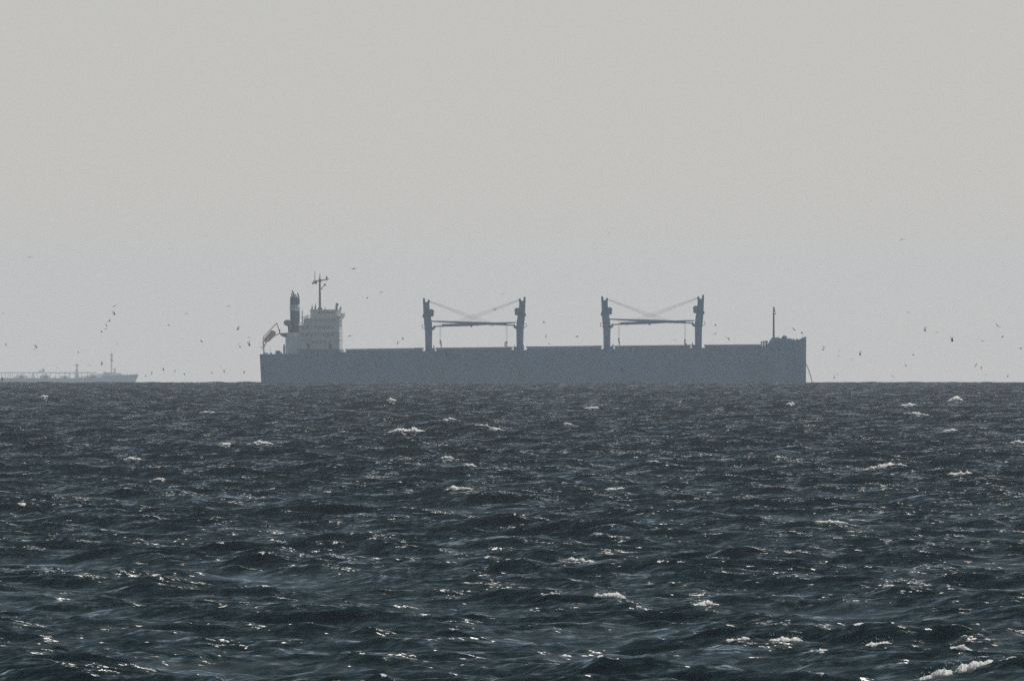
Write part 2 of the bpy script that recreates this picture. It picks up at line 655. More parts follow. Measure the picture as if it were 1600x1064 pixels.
make_crane(669.6, 544.6, False, -1.6, 136.6)
make_crane(812.4, 542.6, True, 1.6, 139.0)
make_crane(948.3, 541.6, False, -1.6, 136.6)
make_crane(1091.4, 539.4, True, 1.6, 139.0)

# ---- deck house and bridge
sup = MB()
sup.cbox(X(447.6), X(470.0), -10.5, 10.5, Z(553.6), Z(525.2), .2)
sup.cbox(X(449.2), X(469.0), -8.5, 8.5, Z(525.6), Z(519.4), .2)
sup.cbox(X(468.4), X(532.6), -13.8, 13.8, Z(545.4), Z(519.0), .15)
sup.cbox(X(468.8), X(532.3), -12.6, 12.6, Z(519.3), Z(508.6), .15)
sup.cbox(X(476.2), X(532.0), -12.2, 12.2, Z(508.9), Z(498.0), .15)
for y, a, b, w in ((541.5, 447.2, 468.3, 10.8), (530.3, 468.0, 533.0, 14.1), (519.1, 467.8, 532.8, 14.0), (508.7, 468.2, 532.6, 13.0), (498.2, 476.0, 532.4, 12.6)):
    sup.box(X(a), X(b), -w, w, Z(y) - .09, Z(y) + .09)
sup = sup.build('superstructure', M_WHITE, ship)
MB().cbox(X(470.2), X(534.0), -14.4, 14.4, Z(553.0), Z(545.0), .15).build('lower_house', M_VENT, ship)
br = MB()
br.cbox(X(486.0), X(531.4), -9.0, 9.0, Z(498.1), Z(484.4), .15)
br.box(X(485.4), X(533.2), -9.6, 9.6, Z(484.6), Z(483.7))
q = [(529.5, 499.4), (533.0, 498.6), (535.4, 494.5), (536.4, 489.2), (535.2, 489.0), (534.6, 492.6), (533.0, 493.8), (529.5, 494.2)]
br.loft([[XZ(x, y, -15.6) for x, y in q], [XZ(x, y, 15.6) for x, y in q]])
bridge = br.build('bridge', M_WHITE, sup)
for i in range(7):                                          # side windows of the wheelhouse
    a = 498.5 + i * 4.1
    MB().box(X(a), X(a + 2.6), -9.08, -8.95, Z(489.6), Z(486.8)).build('window', M_GLASS, sup)
for i in range(9):                                          # forward windows of the wheelhouse
    y = -8.2 + i * 1.85
    MB().box(X(531.4) - .05, X(531.4) + .08, y, y + 1.45, Z(489.6), Z(486.8)).build('window', M_GLASS, sup)
for row, (y, a, n, st, w) in enumerate(((514.2, 474, 8, 6.6, 12.6), (525.0, 474, 8, 6.6, 13.8), (536.4, 476, 7, 6.6, 13.8))):
    for i in range(n):
        if (row, i) in ((0, 2), (1, 4), (2, 0), (2, 1)):
            continue
        x = X(a + i * st)
        MB().box(x, x + .55, -w - .05, -w + .1, Z(y), Z(y) + .75).build('window', M_GLASS, sup)
for a in (482, 516):
    MB().box(X(a), X(a) + .85, -13.87, -13.7, Z(544.8), Z(544.8) + 1.7).build('door', M_MAST, sup)
# stairs and rails on the steps behind the bridge
rl = MB()
for x0, x1, y in ((468.6, 476.0, 508.6), (477.0, 486.0, 498.1)):
    for yy in (-12.3, -6, 6, 12.3):
        rl.tube(XZ(x0, y - 4.6, yy), XZ(x1, y - 4.6, yy), .05, .05, 5)
        for k in range(4):
            xx = x0 + (x1 - x0) * k / 3
            rl.tube(XZ(xx, y, yy), XZ(xx, y - 4.6, yy), .05, .05, 5)
tag(rl.build('railing', M_WHITE, sup), kind='stuff')
am = MB().tube(XZ(472, 508.6), XZ(472, 485), .22, .12, 8).beam(XZ(469.5, 496), XZ(478.4, 496), .22, 1.0).beam(XZ(477.9, 508), XZ(477.9, 494.4), .35, .35).tube(XZ(480.6, 498), XZ(480.6, 491.5), .2, .1, 6)
am.build('signal_post', M_MAST, ship)
MB().tube(XZ(487.4, 484), XZ(487.4, 478.6), .28, .2, 8).tube(XZ(487.4, 478.6), XZ(487.4, 473), .05, .03, 6).build('antenna', M_MAST, bridge)
MB().tube(XZ(492.4, 484), XZ(492.4, 480), .30, .30, 8).tube(XZ(492.4, 480), XZ(492.4, 474.6), .20, .12, 8).build('antenna', M_MAST, bridge)
rd = MB().tube(XZ(525.4, 484), XZ(525.8, 476), .42, .36, 8)
rd.dome(XZ(526.4, 475.8), .52, .6).build('radar_dome', M_MAST, bridge)
MB().cbox(X(530.6), X(533.0), -1.2, 1.2, Z(484), Z(480.2), .12).tube(XZ(532.4, 480.3), XZ(532.4, 477.8), .1, .08, 6).build('searchlight', M_MAST, bridge)
MB().tube(XZ(508, 483.8), XZ(508, 480.8), .3, .25, 8).dome(XZ(508, 480.4), .34).build('compass_stand', M_WHITE, bridge)

# ---- funnel
fn = MB()


def fring(a, b, y, ry):
    return oct_ring(X(a), X(b), ry, Z(y), 0, 14)


fn.loft([fring(453.4, 467.4, 520, 3.4), fring(453.0, 468.2, 500, 3.4), fring(452.7, 468.2, 470, 3.3), fring(453.0, 467.8, 463.8, 3.1), fring(454.6, 466.6, 463.2, 2.8)])
funnel = fn.build('funnel', M_FUNNEL, ship, True)
MB().loft([fring(452.5, 468.4, 486.0, 3.46), fring(452.45, 468.45, 476.0, 3.46)]).build('funnel_band', M_BAND, funnel, True)
for a, b, y0, r, yy in ((456.4, 455.2, 458.6, .20, -1.2), (458.6, 455.8, 453.4, .22, .6), (460.4, 457.8, 456.2, .22, -1.4), (463.0, 460.6, 460.0, .24, 1.0), (466.4, 464.6, 458.0, .28, 0)):
    MB().tube(XZ(a, 464.2, yy), XZ(b, y0, yy), r, r * .8, 8).build('exhaust_pipe', M_SOOT, funnel)

# ---- main mast on the bridge roof
mm = MB()
mm.tube(XZ(499.8, 484.0), XZ(499.6, 480.6), .95, .55, 10).tube(XZ(499.6, 480.6), XZ(499.4, 441), .42, .30, 10).tube(XZ(499.4, 441), XZ(499.6, 427.4), .27, .07, 8)
mast = mm.build('main_mast', M_MAST, ship)
yd = MB().beam(XZ(488.6, 439.8), XZ(511.6, 437.0), .34, .9)
yd.cbox(X(497.6), X(502.0), -1.0, 1.0, Z(440.6), Z(436.4), .1)
yd.build('yard', M_MAST, mast)
MB().beam(XZ(487.2, 443.2), XZ(495.2, 440.6), .55, .5).tube(XZ(493.2, 443.6), XZ(493.2, 439.2), .42, .42, 8).build('radar_scanner', M_MAST, mast)
MB().tube(XZ(491.8, 440), XZ(491.4, 423.6), .14, .06, 6).build('antenna', M_MAST, mast)
MB().cbox(X(508.9), X(511.4), -.5, .5, Z(438), Z(432.2), .1).tube(XZ(512.8, 437), XZ(512.8, 435.2), .2, .15, 6).build('lamp', M_MAST, mast)
MB().beam(XZ(501, 451.6), XZ(508, 444.6), .22, .5).cbox(X(506.0), X(508.8), -.6, .6, Z(446.8), Z(443.6), .1).build('radar_bracket', M_MAST, mast)
MB().cbox(X(501.8), X(503.6), -.3, .3, Z(452.2), Z(449.6), .1).build('horn', M_MAST, mast)

# ---- stern gear
cw = MB()
cw.tube(XZ(453.6, 519.6, -2.5), XZ(452.8, 506.0, -2.5), .75, .75, 10).tube(XZ(453.4, 507.4, -2.5), XZ(448.6, 503.6, -2.5), 1.0, 1.15, 12).dome(XZ(448.4, 504.2, -2.5), 1.12, 1.12, 12, 8)
cw.build('ventilator', M_VENT, ship, True)
q = [(436.0, 520.6), (449.0, 520.2), (449.2, 528.4), (445.6, 527.6), (439.4, 524.8)]
MB().loft([[XZ(x, y, -2.2) for x, y in q], [XZ(x, y, 2.2) for x, y in q]]).beam(XZ(436.9, 521), XZ(436.9, 514.6), .35, .35).build('boat_platform', M_MAST, ship)
MB().cbox(X(443.4), X(446.2), -7, -5.6, Z(552.8), Z(541), .1).tube(XZ(444.8, 541, -6.2), XZ(444.4, 537.8, -6.2), .25, .2, 6).build('deck_locker', M_MAST, ship)
MB().cbox(X(431.0), X(438.8), -6, -3, Z(553.4), Z(548.0), .3).tube(XZ(434.9, 550.4, -6.3), XZ(434.9, 550.4, -2.6), .62, .62, 10).build('mooring_winch', M_HULL, ship)
MB().tube(XZ(421.6, 553), XZ(421.6, 542), .07, .05, 6).build('flagstaff', M_MAST, ship)
for p in (415, 418.5, 425, 441):
    MB().tube(XZ(p, 553.4, -9), XZ(p, 550.8, -9), .3, .3, 8).build('bollard', M_HULL, ship)
rp = MB()
for k in (-1.6, 1.6):
    rp.beam(XZ(410.8, 533.8, k), XZ(412.3, 553.2, k), .38, .3)
    rp.beam(XZ(415.6, 534.6, k), XZ(412.0, 543.0, k), .28, .25)
    rp.beam(XZ(411.2, 534.8, k), XZ(436.6, 520.8, k), .3, .25)
    rp.beam(XZ(412.2, 525.6, k), XZ(432.2, 504.9, k), .22, .2)
    rp.tube(XZ(411.9, 526.2, k), XZ(410.9, 534.0, k), .14, .14, 6)
    rp.tube(XZ(432.0, 505.4, k), XZ(434.6, 512.4, k), .1, .1, 6)
    rp.tube(XZ(434.6, 512.4, k), XZ(436.8, 520.6, k), .1, .1, 6)
rp.beam(XZ(412.2, 525.6, -1.75), XZ(412.25, 525.6, 1.75), .3, .3) if False else rp.tube(XZ(412.2, 525.6, -1.75), XZ(412.2, 525.6, 1.75), .2, .2, 6)
rp.tube(XZ(432.2, 504.9, -1.75), XZ(432.2, 504.9, 1.75), .2, .2, 6)
rp.tube(XZ(408.6, 543.4, -2.4), XZ(407.6, 540.8, -2.4), .12, .12, 6).tube(XZ(408.6, 543.4, -2.4), XZ(412, 545, -1.6), .12, .12, 6)
rp.build('lifeboat_ramp', M_WHITE, ship)

# ---- deck posts, foremast, windlasses
for p, y0, y1, r in ((690.0, 544, 534.2, .2), (789.6, 543, 534.0, .2), (792.4, 543, 536.0, .2), (968.4, 541, 532.6, .2), (678.2, 546, 539.4, .14), (1070.6, 540.4, 532.2, .2), (1072.0, 540, 536.6, .5), (818.6, 544, 539, .16), (958.6, 543, 537.4, .16), (1082, 541, 535, .14)):
    MB().tube(XZ(p, y0 + 2, -4), XZ(p, y1, -4), r, r * .8, 8).build('deck_post', M_GEAR, ship)
for p, y0, y1, r in ((1190.2, 546, 533.4, .24), (1193.8, 545, 533.0, .3), (1198.0, 543, 532.8, .42)):
    MB().tube(XZ(p, y0, -3), XZ(p, y1 + 1, -3), r, r, 8).dome(XZ(p, y1 + .6, -3), r * 1.5, r * .9).build('vent_pipe', M_GEAR, ship)
fh = MB()
fh.loft([[(X(1200), -6, Z(538)), (X(1219.5), -6, Z(536)), (X(1219.5), 6, Z(536)), (X(1200), 6, Z(538))],
         [(X(1206.6), -5.4, Z(527.6)), (X(1217.6), -5.4, Z(526.9)), (X(1217.6), 5.4, Z(526.9)), (X(1206.6), 5.4, Z(527.6))]])
fh.cbox(X(1217.0), X(1222.6), -4, 4, Z(534), Z(528.4), .2).cbox(X(1230.0), X(1238.4), -4, 4, Z(533), Z(529.2), .2)
fh.build('forecastle_house', M_HULL, ship)
for yy in (-3.6, 3.6):
    MB().cbox(X(1221.6), X(1230.4), yy - 1.3, yy + 1.3, Z(533), Z(528.6), .2).tube(XZ(1225.9, 528.2, yy - 1.5), XZ(1225.9, 528.2, yy + 1.5), .88, .88, 12).build('windlass', M_GEAR, ship)
for p in (1233.6, 1240.6, 1246.2):
    MB().tube(XZ(p, 532.5, -5), XZ(p, 529.4 - (p == 1233.6), -5), .3, .3, 8).build('bollard', M_HULL, ship)
for p in (1254.4, 1257.2, 1259.2):
    MB().tube(XZ(p, 528, 0), XZ(p, 525.4, 0), .12, .1, 6).build('bow_post', M_GEAR, ship)
fm = MB().tube(XZ(1209.0, 527.6), XZ(1209.0, 492), .36, .30, 10).tube(XZ(1209.0, 492), XZ(1209.1, 479.6), .26, .2, 8)
foremast = fm.build('foremast', M_MAST, ship)
MB().box(X(1207.0), X(1212.2), -1.1, 1.1, Z(491.4), Z(490.4)).tube(XZ(1211.9, 490.6), XZ(1211.9, 488.6), .14, .14, 6).build('mast_platform', M_MAST, foremast)
MB().cbox(X(1208.0), X(1211.2), -.5, .5, Z(487.6), Z(484.2), .1).build('lamp', M_MAST, foremast)
MB().cbox(X(1207.9), X(1210.9), -.5, .5, Z(482.8), Z(480.4), .1).build('lamp', M_MAST, foremast)

# ---- anchor chain hanging from the hawse: open links, alternately turned
ch = MB()
pts = [(1258.4, 566.5), (1261.2, 571.5), (1264.6, 580.5), (1267.4, 589), (1269.8, 598.5), (1271.6, 607)]
P0 = [Vector(XZ(x, y, -1.8)) for x, y in pts]
seg = []
for a, b in zip(P0[:-1], P0[1:]):
    n = max(1, round((b - a).length / .42))
    seg += [(a + (b - a) * (i / n), a + (b - a) * ((i + 1) / n)) for i in range(n)]
for i, (a, b) in enumerate(seg):
    d = (b - a).normalized()
    side = Vector((0, 1, 0)) if i % 2 else d.cross(Vector((0, 1, 0)))
    w = side * .17
    a2, b2 = a - d * .08, b + d * .08
    ch.path([a2 + w * .5, a + w + d * .1, b + w - d * .1, b2 + w * .5, b2 - w * .5, b - w - d * .1, a - w + d * .1, a2 - w * .5, a2 + w * .5], .085, 4)
ch.build('anchor_chain', M_CHAIN, ship)

# ---- free-fall lifeboat on its ramp (rests on the ship, a thing of its own)
lc = Vector(XZ(421.6, 525.4, 0))
rot = Matrix.Rotation(YAW, 3, 'Z')
boat = empty('lifeboat', ship_loc + rot @ lc, YAW)
tag(boat, 'orange red enclosed lifeboat tilted on the launching ramp at the stern', 'lifeboat')
ang = R(46)
dx, dz = math.cos(ang), math.sin(ang)


def lb(u, v, y):                                            # u along the boat, v upwards from its axis
    u, v, y = u * .90, v * 1.22, y * 1.05
    return (u * dx - v * dz, y, u * dz + v * dx)


def lb_ring(u, hb, zt, zb, n=12):
    out = []
    for k in range(n):
        a = 2 * math.pi * k / n
        c, s_ = math.cos(a), math.sin(a)
        v = (zt if s_ > 0 else zb) * abs(s_) ** .8 * (1 if s_ > 0 else -1)
        out.append(lb(u, v, hb * (abs(c) ** .7) * (1 if c > 0 else -1)))
    return out


st = ((-3.05, .12, .1, .1), (-2.75, .55, .45, .5), (-2.0, .95, .75, .8), (-1.0, 1.15, .88, .92), (.4, 1.2, .9, .92), (1.6, 1.15, .92, .85), (2.4, 1.05, .85, .7), (2.65, .9, .6, .5))
lbody = MB().loft([lb_ring(*r) for r in st]).build('boat_hull', M_ORANGE, boat, True)
MB().loft([[lb(u, v, y) for u, v, y in ((1.1, .8, -.6), (2.45, .7, -.6), (2.45, .7, .6), (1.1, .8, .6))],
           [lb(u, v, y) for u, v, y in ((1.5, 1.0, -.42), (2.3, .95, -.42), (2.3, .95, .42), (1.5, 1.0, .42))]]).build('helm_turret', M_ORANGE, boat)
for k in (-1, 1):
    MB().tube(lb(-2.4, -.3, k * .78), lb(2.4, -.3, k * 1.02), .09, .09, 6).build('fender_rail', M_CHAIN, boat)
for u in (-.6, .3, 1.0):
    MB().box(-.16, .16, -.03, .03, -.12, .12)
    c = lb(u, .36, -1.10)
    MB().box(c[0] - .2, c[0] + .2, c[1] - .06, c[1] + .03, c[2] - .14, c[2] + .14).build('porthole', M_GLASS, boat)

# ------------------------------------------------------------------ the tanker beyond the horizon
D2 = 26000.0
S2 = D2 / F
Z2 = drop(D2 - math.sqrt(2 * EARTH * CAM_H))
T0 = 217.0


def TX(p):
    return (p - T0) * S2


def TZ(p):
    return Z2 + (597.0 - p) * S2


def TP(px, py, y=0.0):
    return (TX(px), y, TZ(py))


tk_loc = Vector(((T0 - 800) / F * D2, D2, -drop(D2)))
tk = empty('tanker', tk_loc)
tag(tk, 'pale grey tanker with deck pipes, hull down beyond the horizon and half out of frame', 'tanker')
rings = []
L2 = 205.0
for u in (0, .01, .05, .12, .3, .5, .7, .82, .87, .875, .89, .92, .95, .975, .99, 1.0):
    px = T0 - L2 / S2 * (1 - u)
    zd = TZ(590.6) if u < .872 else TZ(586.9 - (u - .875) / .125 * 2.1)
    ring = []
    zs = [-8.0, 0.0, Z2, zd]
    for sgn in (-1, 1):
        for z in (zs if sgn < 0 else zs[::-1]):
            h = (z + 8) / (zd + 8)
            xe = -2.6 * (1 - min(1, max(0, (z - Z2) / (zd - Z2)))) - (1.0 if z < Z2 else 0)
            xs = -L2 + 6 * (1 - h) ** 2
            bw = max(0, (u - .84) / .16)
            b = 16 * max(.012, 1 - bw ** (1.6 + 1.2 * h)) ** .7 * (.6 + .4 * min(1, u / .1))
            ring.append((xs + (xe - xs) * u, sgn * b, z))
    rings.append(ring)
MB().loft(rings).build('hull', M_TANKER, tk)
# raised pipe rack with its posts
MB().beam(TP(-150, 582.6), TP(152, 582.6), .55, 2.4).tube(TP(-150, 581.9, -.8), TP(150, 581.9, -.8), .18, .18, 6).build('pipe_rack', M_TANKGEAR, tk)
for p in [-140 + 12.5 * k for k in range(11)] + [2.6, 8.2, 13.0, 16.0, 19.4, 27, 36.5, 46.6, 51.0, 52.8, 58, 66.5, 72, 79.0, 87, 92.6, 101.5, 108.2, 109.4, 117, 127.6, 136.8, 143]:
    w = .35 + .25 * ((int(p * 7) % 5) / 5)
    MB().beam(TP(p, 592.4), TP(p, 582.4), w, 1.6).build('rack_post', M_TANKGEAR, tk)
# tank hatches, valves and vent houses on deck
for a, b, y in ((-60, -35, 588), (-25, -6, 587), (3.0, 7.0, 588.8), (10, 15, 589.0), (21, 27, 588.0), (25, 44, 586.4), (30, 38, 584.8), (48.5, 55, 586.8), (62, 79, 586.2), (68, 76, 584.6), (82, 90, 589.6), (94, 107, 587.0), (99, 105, 586.0), (108, 110.4, 584.4), (122, 131, 588.6), (129, 140, 587.6), (134, 152, 586.4), (140, 151, 584.6)):
    MB().cbox(TX(a), TX(b), -5, 5, TZ(592), TZ(y), .5).build('tank_hatch', M_TANKGEAR, tk)
MB().cbox(TX(61.0), TX(70.0), -4, 4, TZ(583.2), TZ(578.6), .3).cbox(TX(66), TX(69.4), -2, 2, TZ(579), TZ(576.0), .2).cbox(TX(50), TX(62), -2, 2, TZ(583), TZ(581.4), .2).build('deck_house', M_TANKGEAR, tk)
hc = MB()
hc.loft([[TP(116.4, 592, -2), TP(123.8, 592, -2), TP(123.8, 592, 2), TP(116.4, 592, 2)], [TP(117.2, 583, -1.6), TP(123.0, 583, -1.6), TP(123.0, 583, 1.6), TP(117.2, 583, 1.6)],
         [TP(117.6, 579.6, -1.4), TP(122.4, 579.6, -1.4), TP(122.4, 579.6, 1.4), TP(117.6, 579.6, 1.4)], [TP(119.0, 575, -.9), TP(121.2, 575, -.9), TP(121.2, 575, .9), TP(119.0, 575, .9)]])
hc.tube(TP(120, 575), TP(120, 568), .42, .34, 8).cbox(TX(116.8), TX(123.2), -1, 1, TZ(571.4), TZ(569.6), .1).cbox(TX(118.6), TX(121.6), -1, 1, TZ(574), TZ(571.2), .1)
hc.build('hose_crane', M_TANKGEAR, tk)
fb = MB().cbox(TX(150.4), TX(193.0), -8, 8, TZ(592), TZ(584.0), .4).cbox(TX(161), TX(178), -5, 5, TZ(584.4), TZ(581.6), .3).cbox(TX(178), TX(189.6), -5, 5, TZ(584.4), TZ(583.0), .3)
fb.cbox(TX(177.4), TX(181.0), -1.2, 1.2, TZ(584), TZ(575.4), .2).cbox(TX(162.4), TX(165.6), -1.5, 1.5, TZ(582), TZ(580.6), .2)
fb.build('foredeck_house', M_TANKGEAR, tk)
f2 = MB().tube(TP(174.2, 583), TP(174.2, 566), .62, .55, 8).tube(TP(174.2, 566), TP(174.4, 554), .62, .42, 8).tube(TP(174.4, 554), TP(174.7, 547.6), .2, .1, 6)
f2 = f2.build('foremast', M_TANKGEAR, tk)
MB().beam(TP(171.2, 555.2), TP(177.2, 555.2), .45, .6).cbox(TX(173.0), TX(176.0), -.6, .6, TZ(557), TZ(553.4), .1).cbox(TX(172.6), TX(176.4), -.8, .8, TZ(565.4), TZ(561.4), .2).build('yard', M_TANKGEAR, f2)
for p in (193.6, 198.6, 203.8, 209.4, 213.0):
    MB().tube(TP(p, 587), TP(p, 582.4), .22, .16, 6).build('rail_post', M_TANKGEAR, tk)
ts = MB().cbox(TX(-300), TX(-240), -14, 14, TZ(592), TZ(548), .3).cbox(TX(-296), TX(-244), -11, 11, TZ(548.4), TZ(540), .3).cbox(TX(-250), TX(-238), -16, 16, TZ(546), TZ(541), .3)
ts.build('superstructure', M_TANKER, tk)
MB().loft([oct_ring(TX(-318), TX(-303), 2.6, TZ(592), 0, 12), oct_ring(TX(-317), TX(-304), 2.4, TZ(534), 0, 12)]).build('funnel', M_TANKGEAR, tk)

# ------------------------------------------------------------------ breaking whitecaps: lumpy foam lying on the crests
def foam_material():
    m = bpy.data.materials.new('sea_foam')
    m.use_nodes = True
    t = m.node_tree
    b = t.nodes['Principled BSDF']
    b.inputs['Roughness'].default_value = 0.7
    n = t.nodes.new('ShaderNodeTexNoise')
    n.inputs['Scale'].default_value = 5.0
    n.inputs['Detail'].default_value = 5
    g = t.nodes.new('ShaderNodeNewGeometry')
    t.links.new(g.outputs['Position'], n.inputs[0])
    r = t.nodes.new('ShaderNodeValToRGB')
    r.color_ramp.elements[0].position = .35
    r.color_ramp.elements[0].color = (.84, .86, .86, 1)
    r.color_ramp.elements[1].position = .6
    r.color_ramp.elements[1].color = (.97, .96, .93, 1)
    t.links.new(n.outputs[0], r.inputs[0])
    t.links.new(r.outputs[0], b.inputs['Base Color'])
    tr = t.nodes.new('ShaderNodeBsdfTranslucent')           # light comes through the froth
    t.links.new(r.outputs[0], tr.inputs['Color'])
    mx = t.nodes.new('ShaderNodeMixShader')
    mx.inputs[0].default_value = 0.3
    t.links.new(b.outputs[0], mx.inputs[1])
    t.links.new(tr.outputs[0], mx.inputs[2])
    t.links.new(mx.outputs[0], t.nodes['Material Output'].inputs[0])
    return m


M_FOAM = foam_material()
tmp = bmesh.new()
bmesh.ops.create_icosphere(tmp, subdivisions=1, radius=1.0)
ICO_V = np.array([v.co[:] for v in tmp.verts])
ICO_F = [[v.index for v in f.verts] for f in tmp.faces]
tmp.free()
SPX = 800 + F * SX / np.maximum(SY, 1)
SPY = 487.4 - F * (SZ - CAM_H) / np.maximum(SY, 1)
FIRST = int(np.searchsorted(rows, 1012))
near_min = np.minimum.accumulate(SPY[FIRST:], 0)
VIS = np.zeros(SPY.shape, bool)
VIS[FIRST + 1:] = SPY[FIRST + 1:] < near_min[:-1] - 1e-3
# height of the wave alone
WZ = SZ + (SX * SX + SY * SY) / (2 * EARTH)


def whitecap(px, py, wpx, hpx, seed):
    """a torn, lumpy roll of foam that follows a crest line and spills down its face"""
    r_ = np.random.default_rng(seed)
    ok = VIS & (np.abs(SPX - px) < 24) & (np.abs(SPY - py) < (5 if py < 760 else 12))
    ii = np.argwhere(ok)
    if not len(ii):
        return None
    sc = WZ[ok] - 0.02 * np.abs(SPY[ok] - py) - 0.008 * np.abs(SPX[ok] - px)
    ri, ci = ii[np.argmax(sc)]
    d = SY[ri, ci]
    m = d / F                                               # metres per pixel there
    W, H = wpx * m, hpx * m * .62
    dcell = cols[ci + 1] - cols[ci]
    nu, nv = int(np.clip(wpx * 1.3, 26, 130)), 13
    off = Vector((seed * 3.7, seed * 1.3, 0))
    vs, fs = [], []
    rr = ri
    line = []
    for i in range(nu + 1):
        u = i / nu - .5
        cc = int(np.clip(round(ci + u * W / (d * dcell)), 1, nx - 2))
        r0, r1 = max(ri - 5, 0), min(ri + 6, ny - 1)
        q = r0 + int(np.argmax(WZ[r0:r1, cc]))
        line.append((SX[ri, ci] + u * W, SY[q, cc], SZ[q, cc]))
        e = 1 - abs(2 * u) ** 3
        for dr in range(-5, 4):                             # lacy foam left on the water round the roll
            rq = min(max(q + dr, 0), ny - 1)
            FOAM[rq, cc] = max(FOAM[rq, cc], e * (.85 - .09 * abs(dr)))
    line = np.array(line)
    ker = np.ones(7) / 7
    for k in (1, 2):
        pad = np.concatenate([np.repeat(line[:1, k], 3), line[:, k], np.repeat(line[-1:, k], 3)])
        line[:, k] = np.convolve(pad, ker, 'valid')
    skew = r_.uniform(-.15, .3)
    for i in range(nu + 1):
        u = i / nu - .5
        x, y, z = line[i]
        env = max(0.0, 1 - abs(2 * u) ** 2.2) * (1 + skew * 2 * u)
        n1 = mnoise.fractal(off + Vector((x / H * .55, 0, 0)), 1.0, 2.0, 4)
        env *= max(0.03, .62 + .75 * n1)
        for j in range(nv + 1):
            t = j / nv                                      # 0 at the foot of the front, 1 behind the crest
            a = math.pi * (1 - t)
            prof = math.sin(a) ** .8
            n2 = mnoise.fractal(off + Vector((x / H * 1.6, t * 3.0, 5)), 1.0, 2.0, 5)
            n3 = mnoise.fractal(off + Vector((x / H * 4.0, t * 6.0, 9)), 1.0, 2.0, 3)
            h = H * env * prof * (1 + .42 * n2 + .16 * n3)
            f = math.cos(a)                                 # -1 front .. 1 back
            yy = y + f * H * (3.2 if f < 0 else 1.2) * (.35 + .65 * env) + H * .25 * n2
            zz = z + h - H * .10 - (H * .45 * (f * f) * (1 if f < 0 else .4)) * (.4 + .6 * env)
            vs.append((x + H * .22 * n3, yy, zz))
    for i in range(nu):
        for j in range(nv):
            a0 = i * (nv + 1) + j
            fs.append((a0, a0 + nv + 1, a0 + nv + 2, a0 + 1))
    for k in range(int(8 + wpx * .5)):                      # flecks of spray thrown off it
        i = r_.integers(nu + 1)
        x, y, z = line[i]
        rad = H * r_.uniform(.03, .075)
        p = ICO_V * rad + (x + r_.normal(0, .04) * W, y - H * r_.uniform(-.5, 2.0), z + H * (r_.uniform(-.35, .75) if r_.random() < .6 else r_.uniform(.4, 1.1)))
        k0 = len(vs)
        vs += p.tolist()
        fs += [[a + k0 for a in f] for f in ICO_F]
    me_ = bpy.data.meshes.new('whitecap')
    me_.from_pydata(vs, [], fs)
    me_.polygons.foreach_set('use_smooth', [True] * len(me_.polygons))
    me_.materials.append(M_FOAM)
    o = bpy.data.objects.new('whitecap', me_)
    COL.objects.link(o)
    o.parent = water
    return o


CAPS = [(640, 671, 58, 10), (1489, 629, 26, 9), (1412, 634, 30, 5), (1363, 727, 70, 12), (1253, 632, 14, 5), (601, 628, 16, 5), (907, 660, 15, 6), (928, 637, 24, 5),
        (960, 763, 34, 7), (737, 733, 20, 6), (703, 722, 22, 6), (910, 876, 52, 10), (946, 927, 42, 13), (985, 929, 26, 14), (1095, 934, 34, 13), (1152, 999, 44, 10),
        (1228, 1006, 56, 17), (1280, 1018, 34, 8), (1375, 1013, 44, 15), (1520, 1012, 34, 9), (1490, 1052, 122, 24), (345, 690, 24, 8), (404, 691, 42, 6),
        (208, 719, 26, 6), (1296, 808, 56, 8), (66, 621, 14, 5), (1588, 689, 26, 6), (700, 652, 22, 4), (788, 667, 52, 5), (322, 642, 26, 4), (1440, 643, 40, 5),
        (1500, 741, 44, 9), (716, 764, 44, 8), (1207, 714, 16, 5), (248, 744, 20, 6), (1470, 668, 30, 5)]
caps = [whitecap(*c, seed=100 + i) for i, c in enumerate(CAPS)]
water.data.attributes['foam'].data.foreach_set('value', FOAM.reshape(-1).astype(np.float32))

# ------------------------------------------------------------------ sea birds
M_BIRD = mat('dark_plumage', (0.028, 0.026, 0.024), 0.8, var=0.3, scale=6)
M_GULL = mat('white_plumage', (0.82, 0.82, 0.80), 0.7, var=0.08, scale=6)


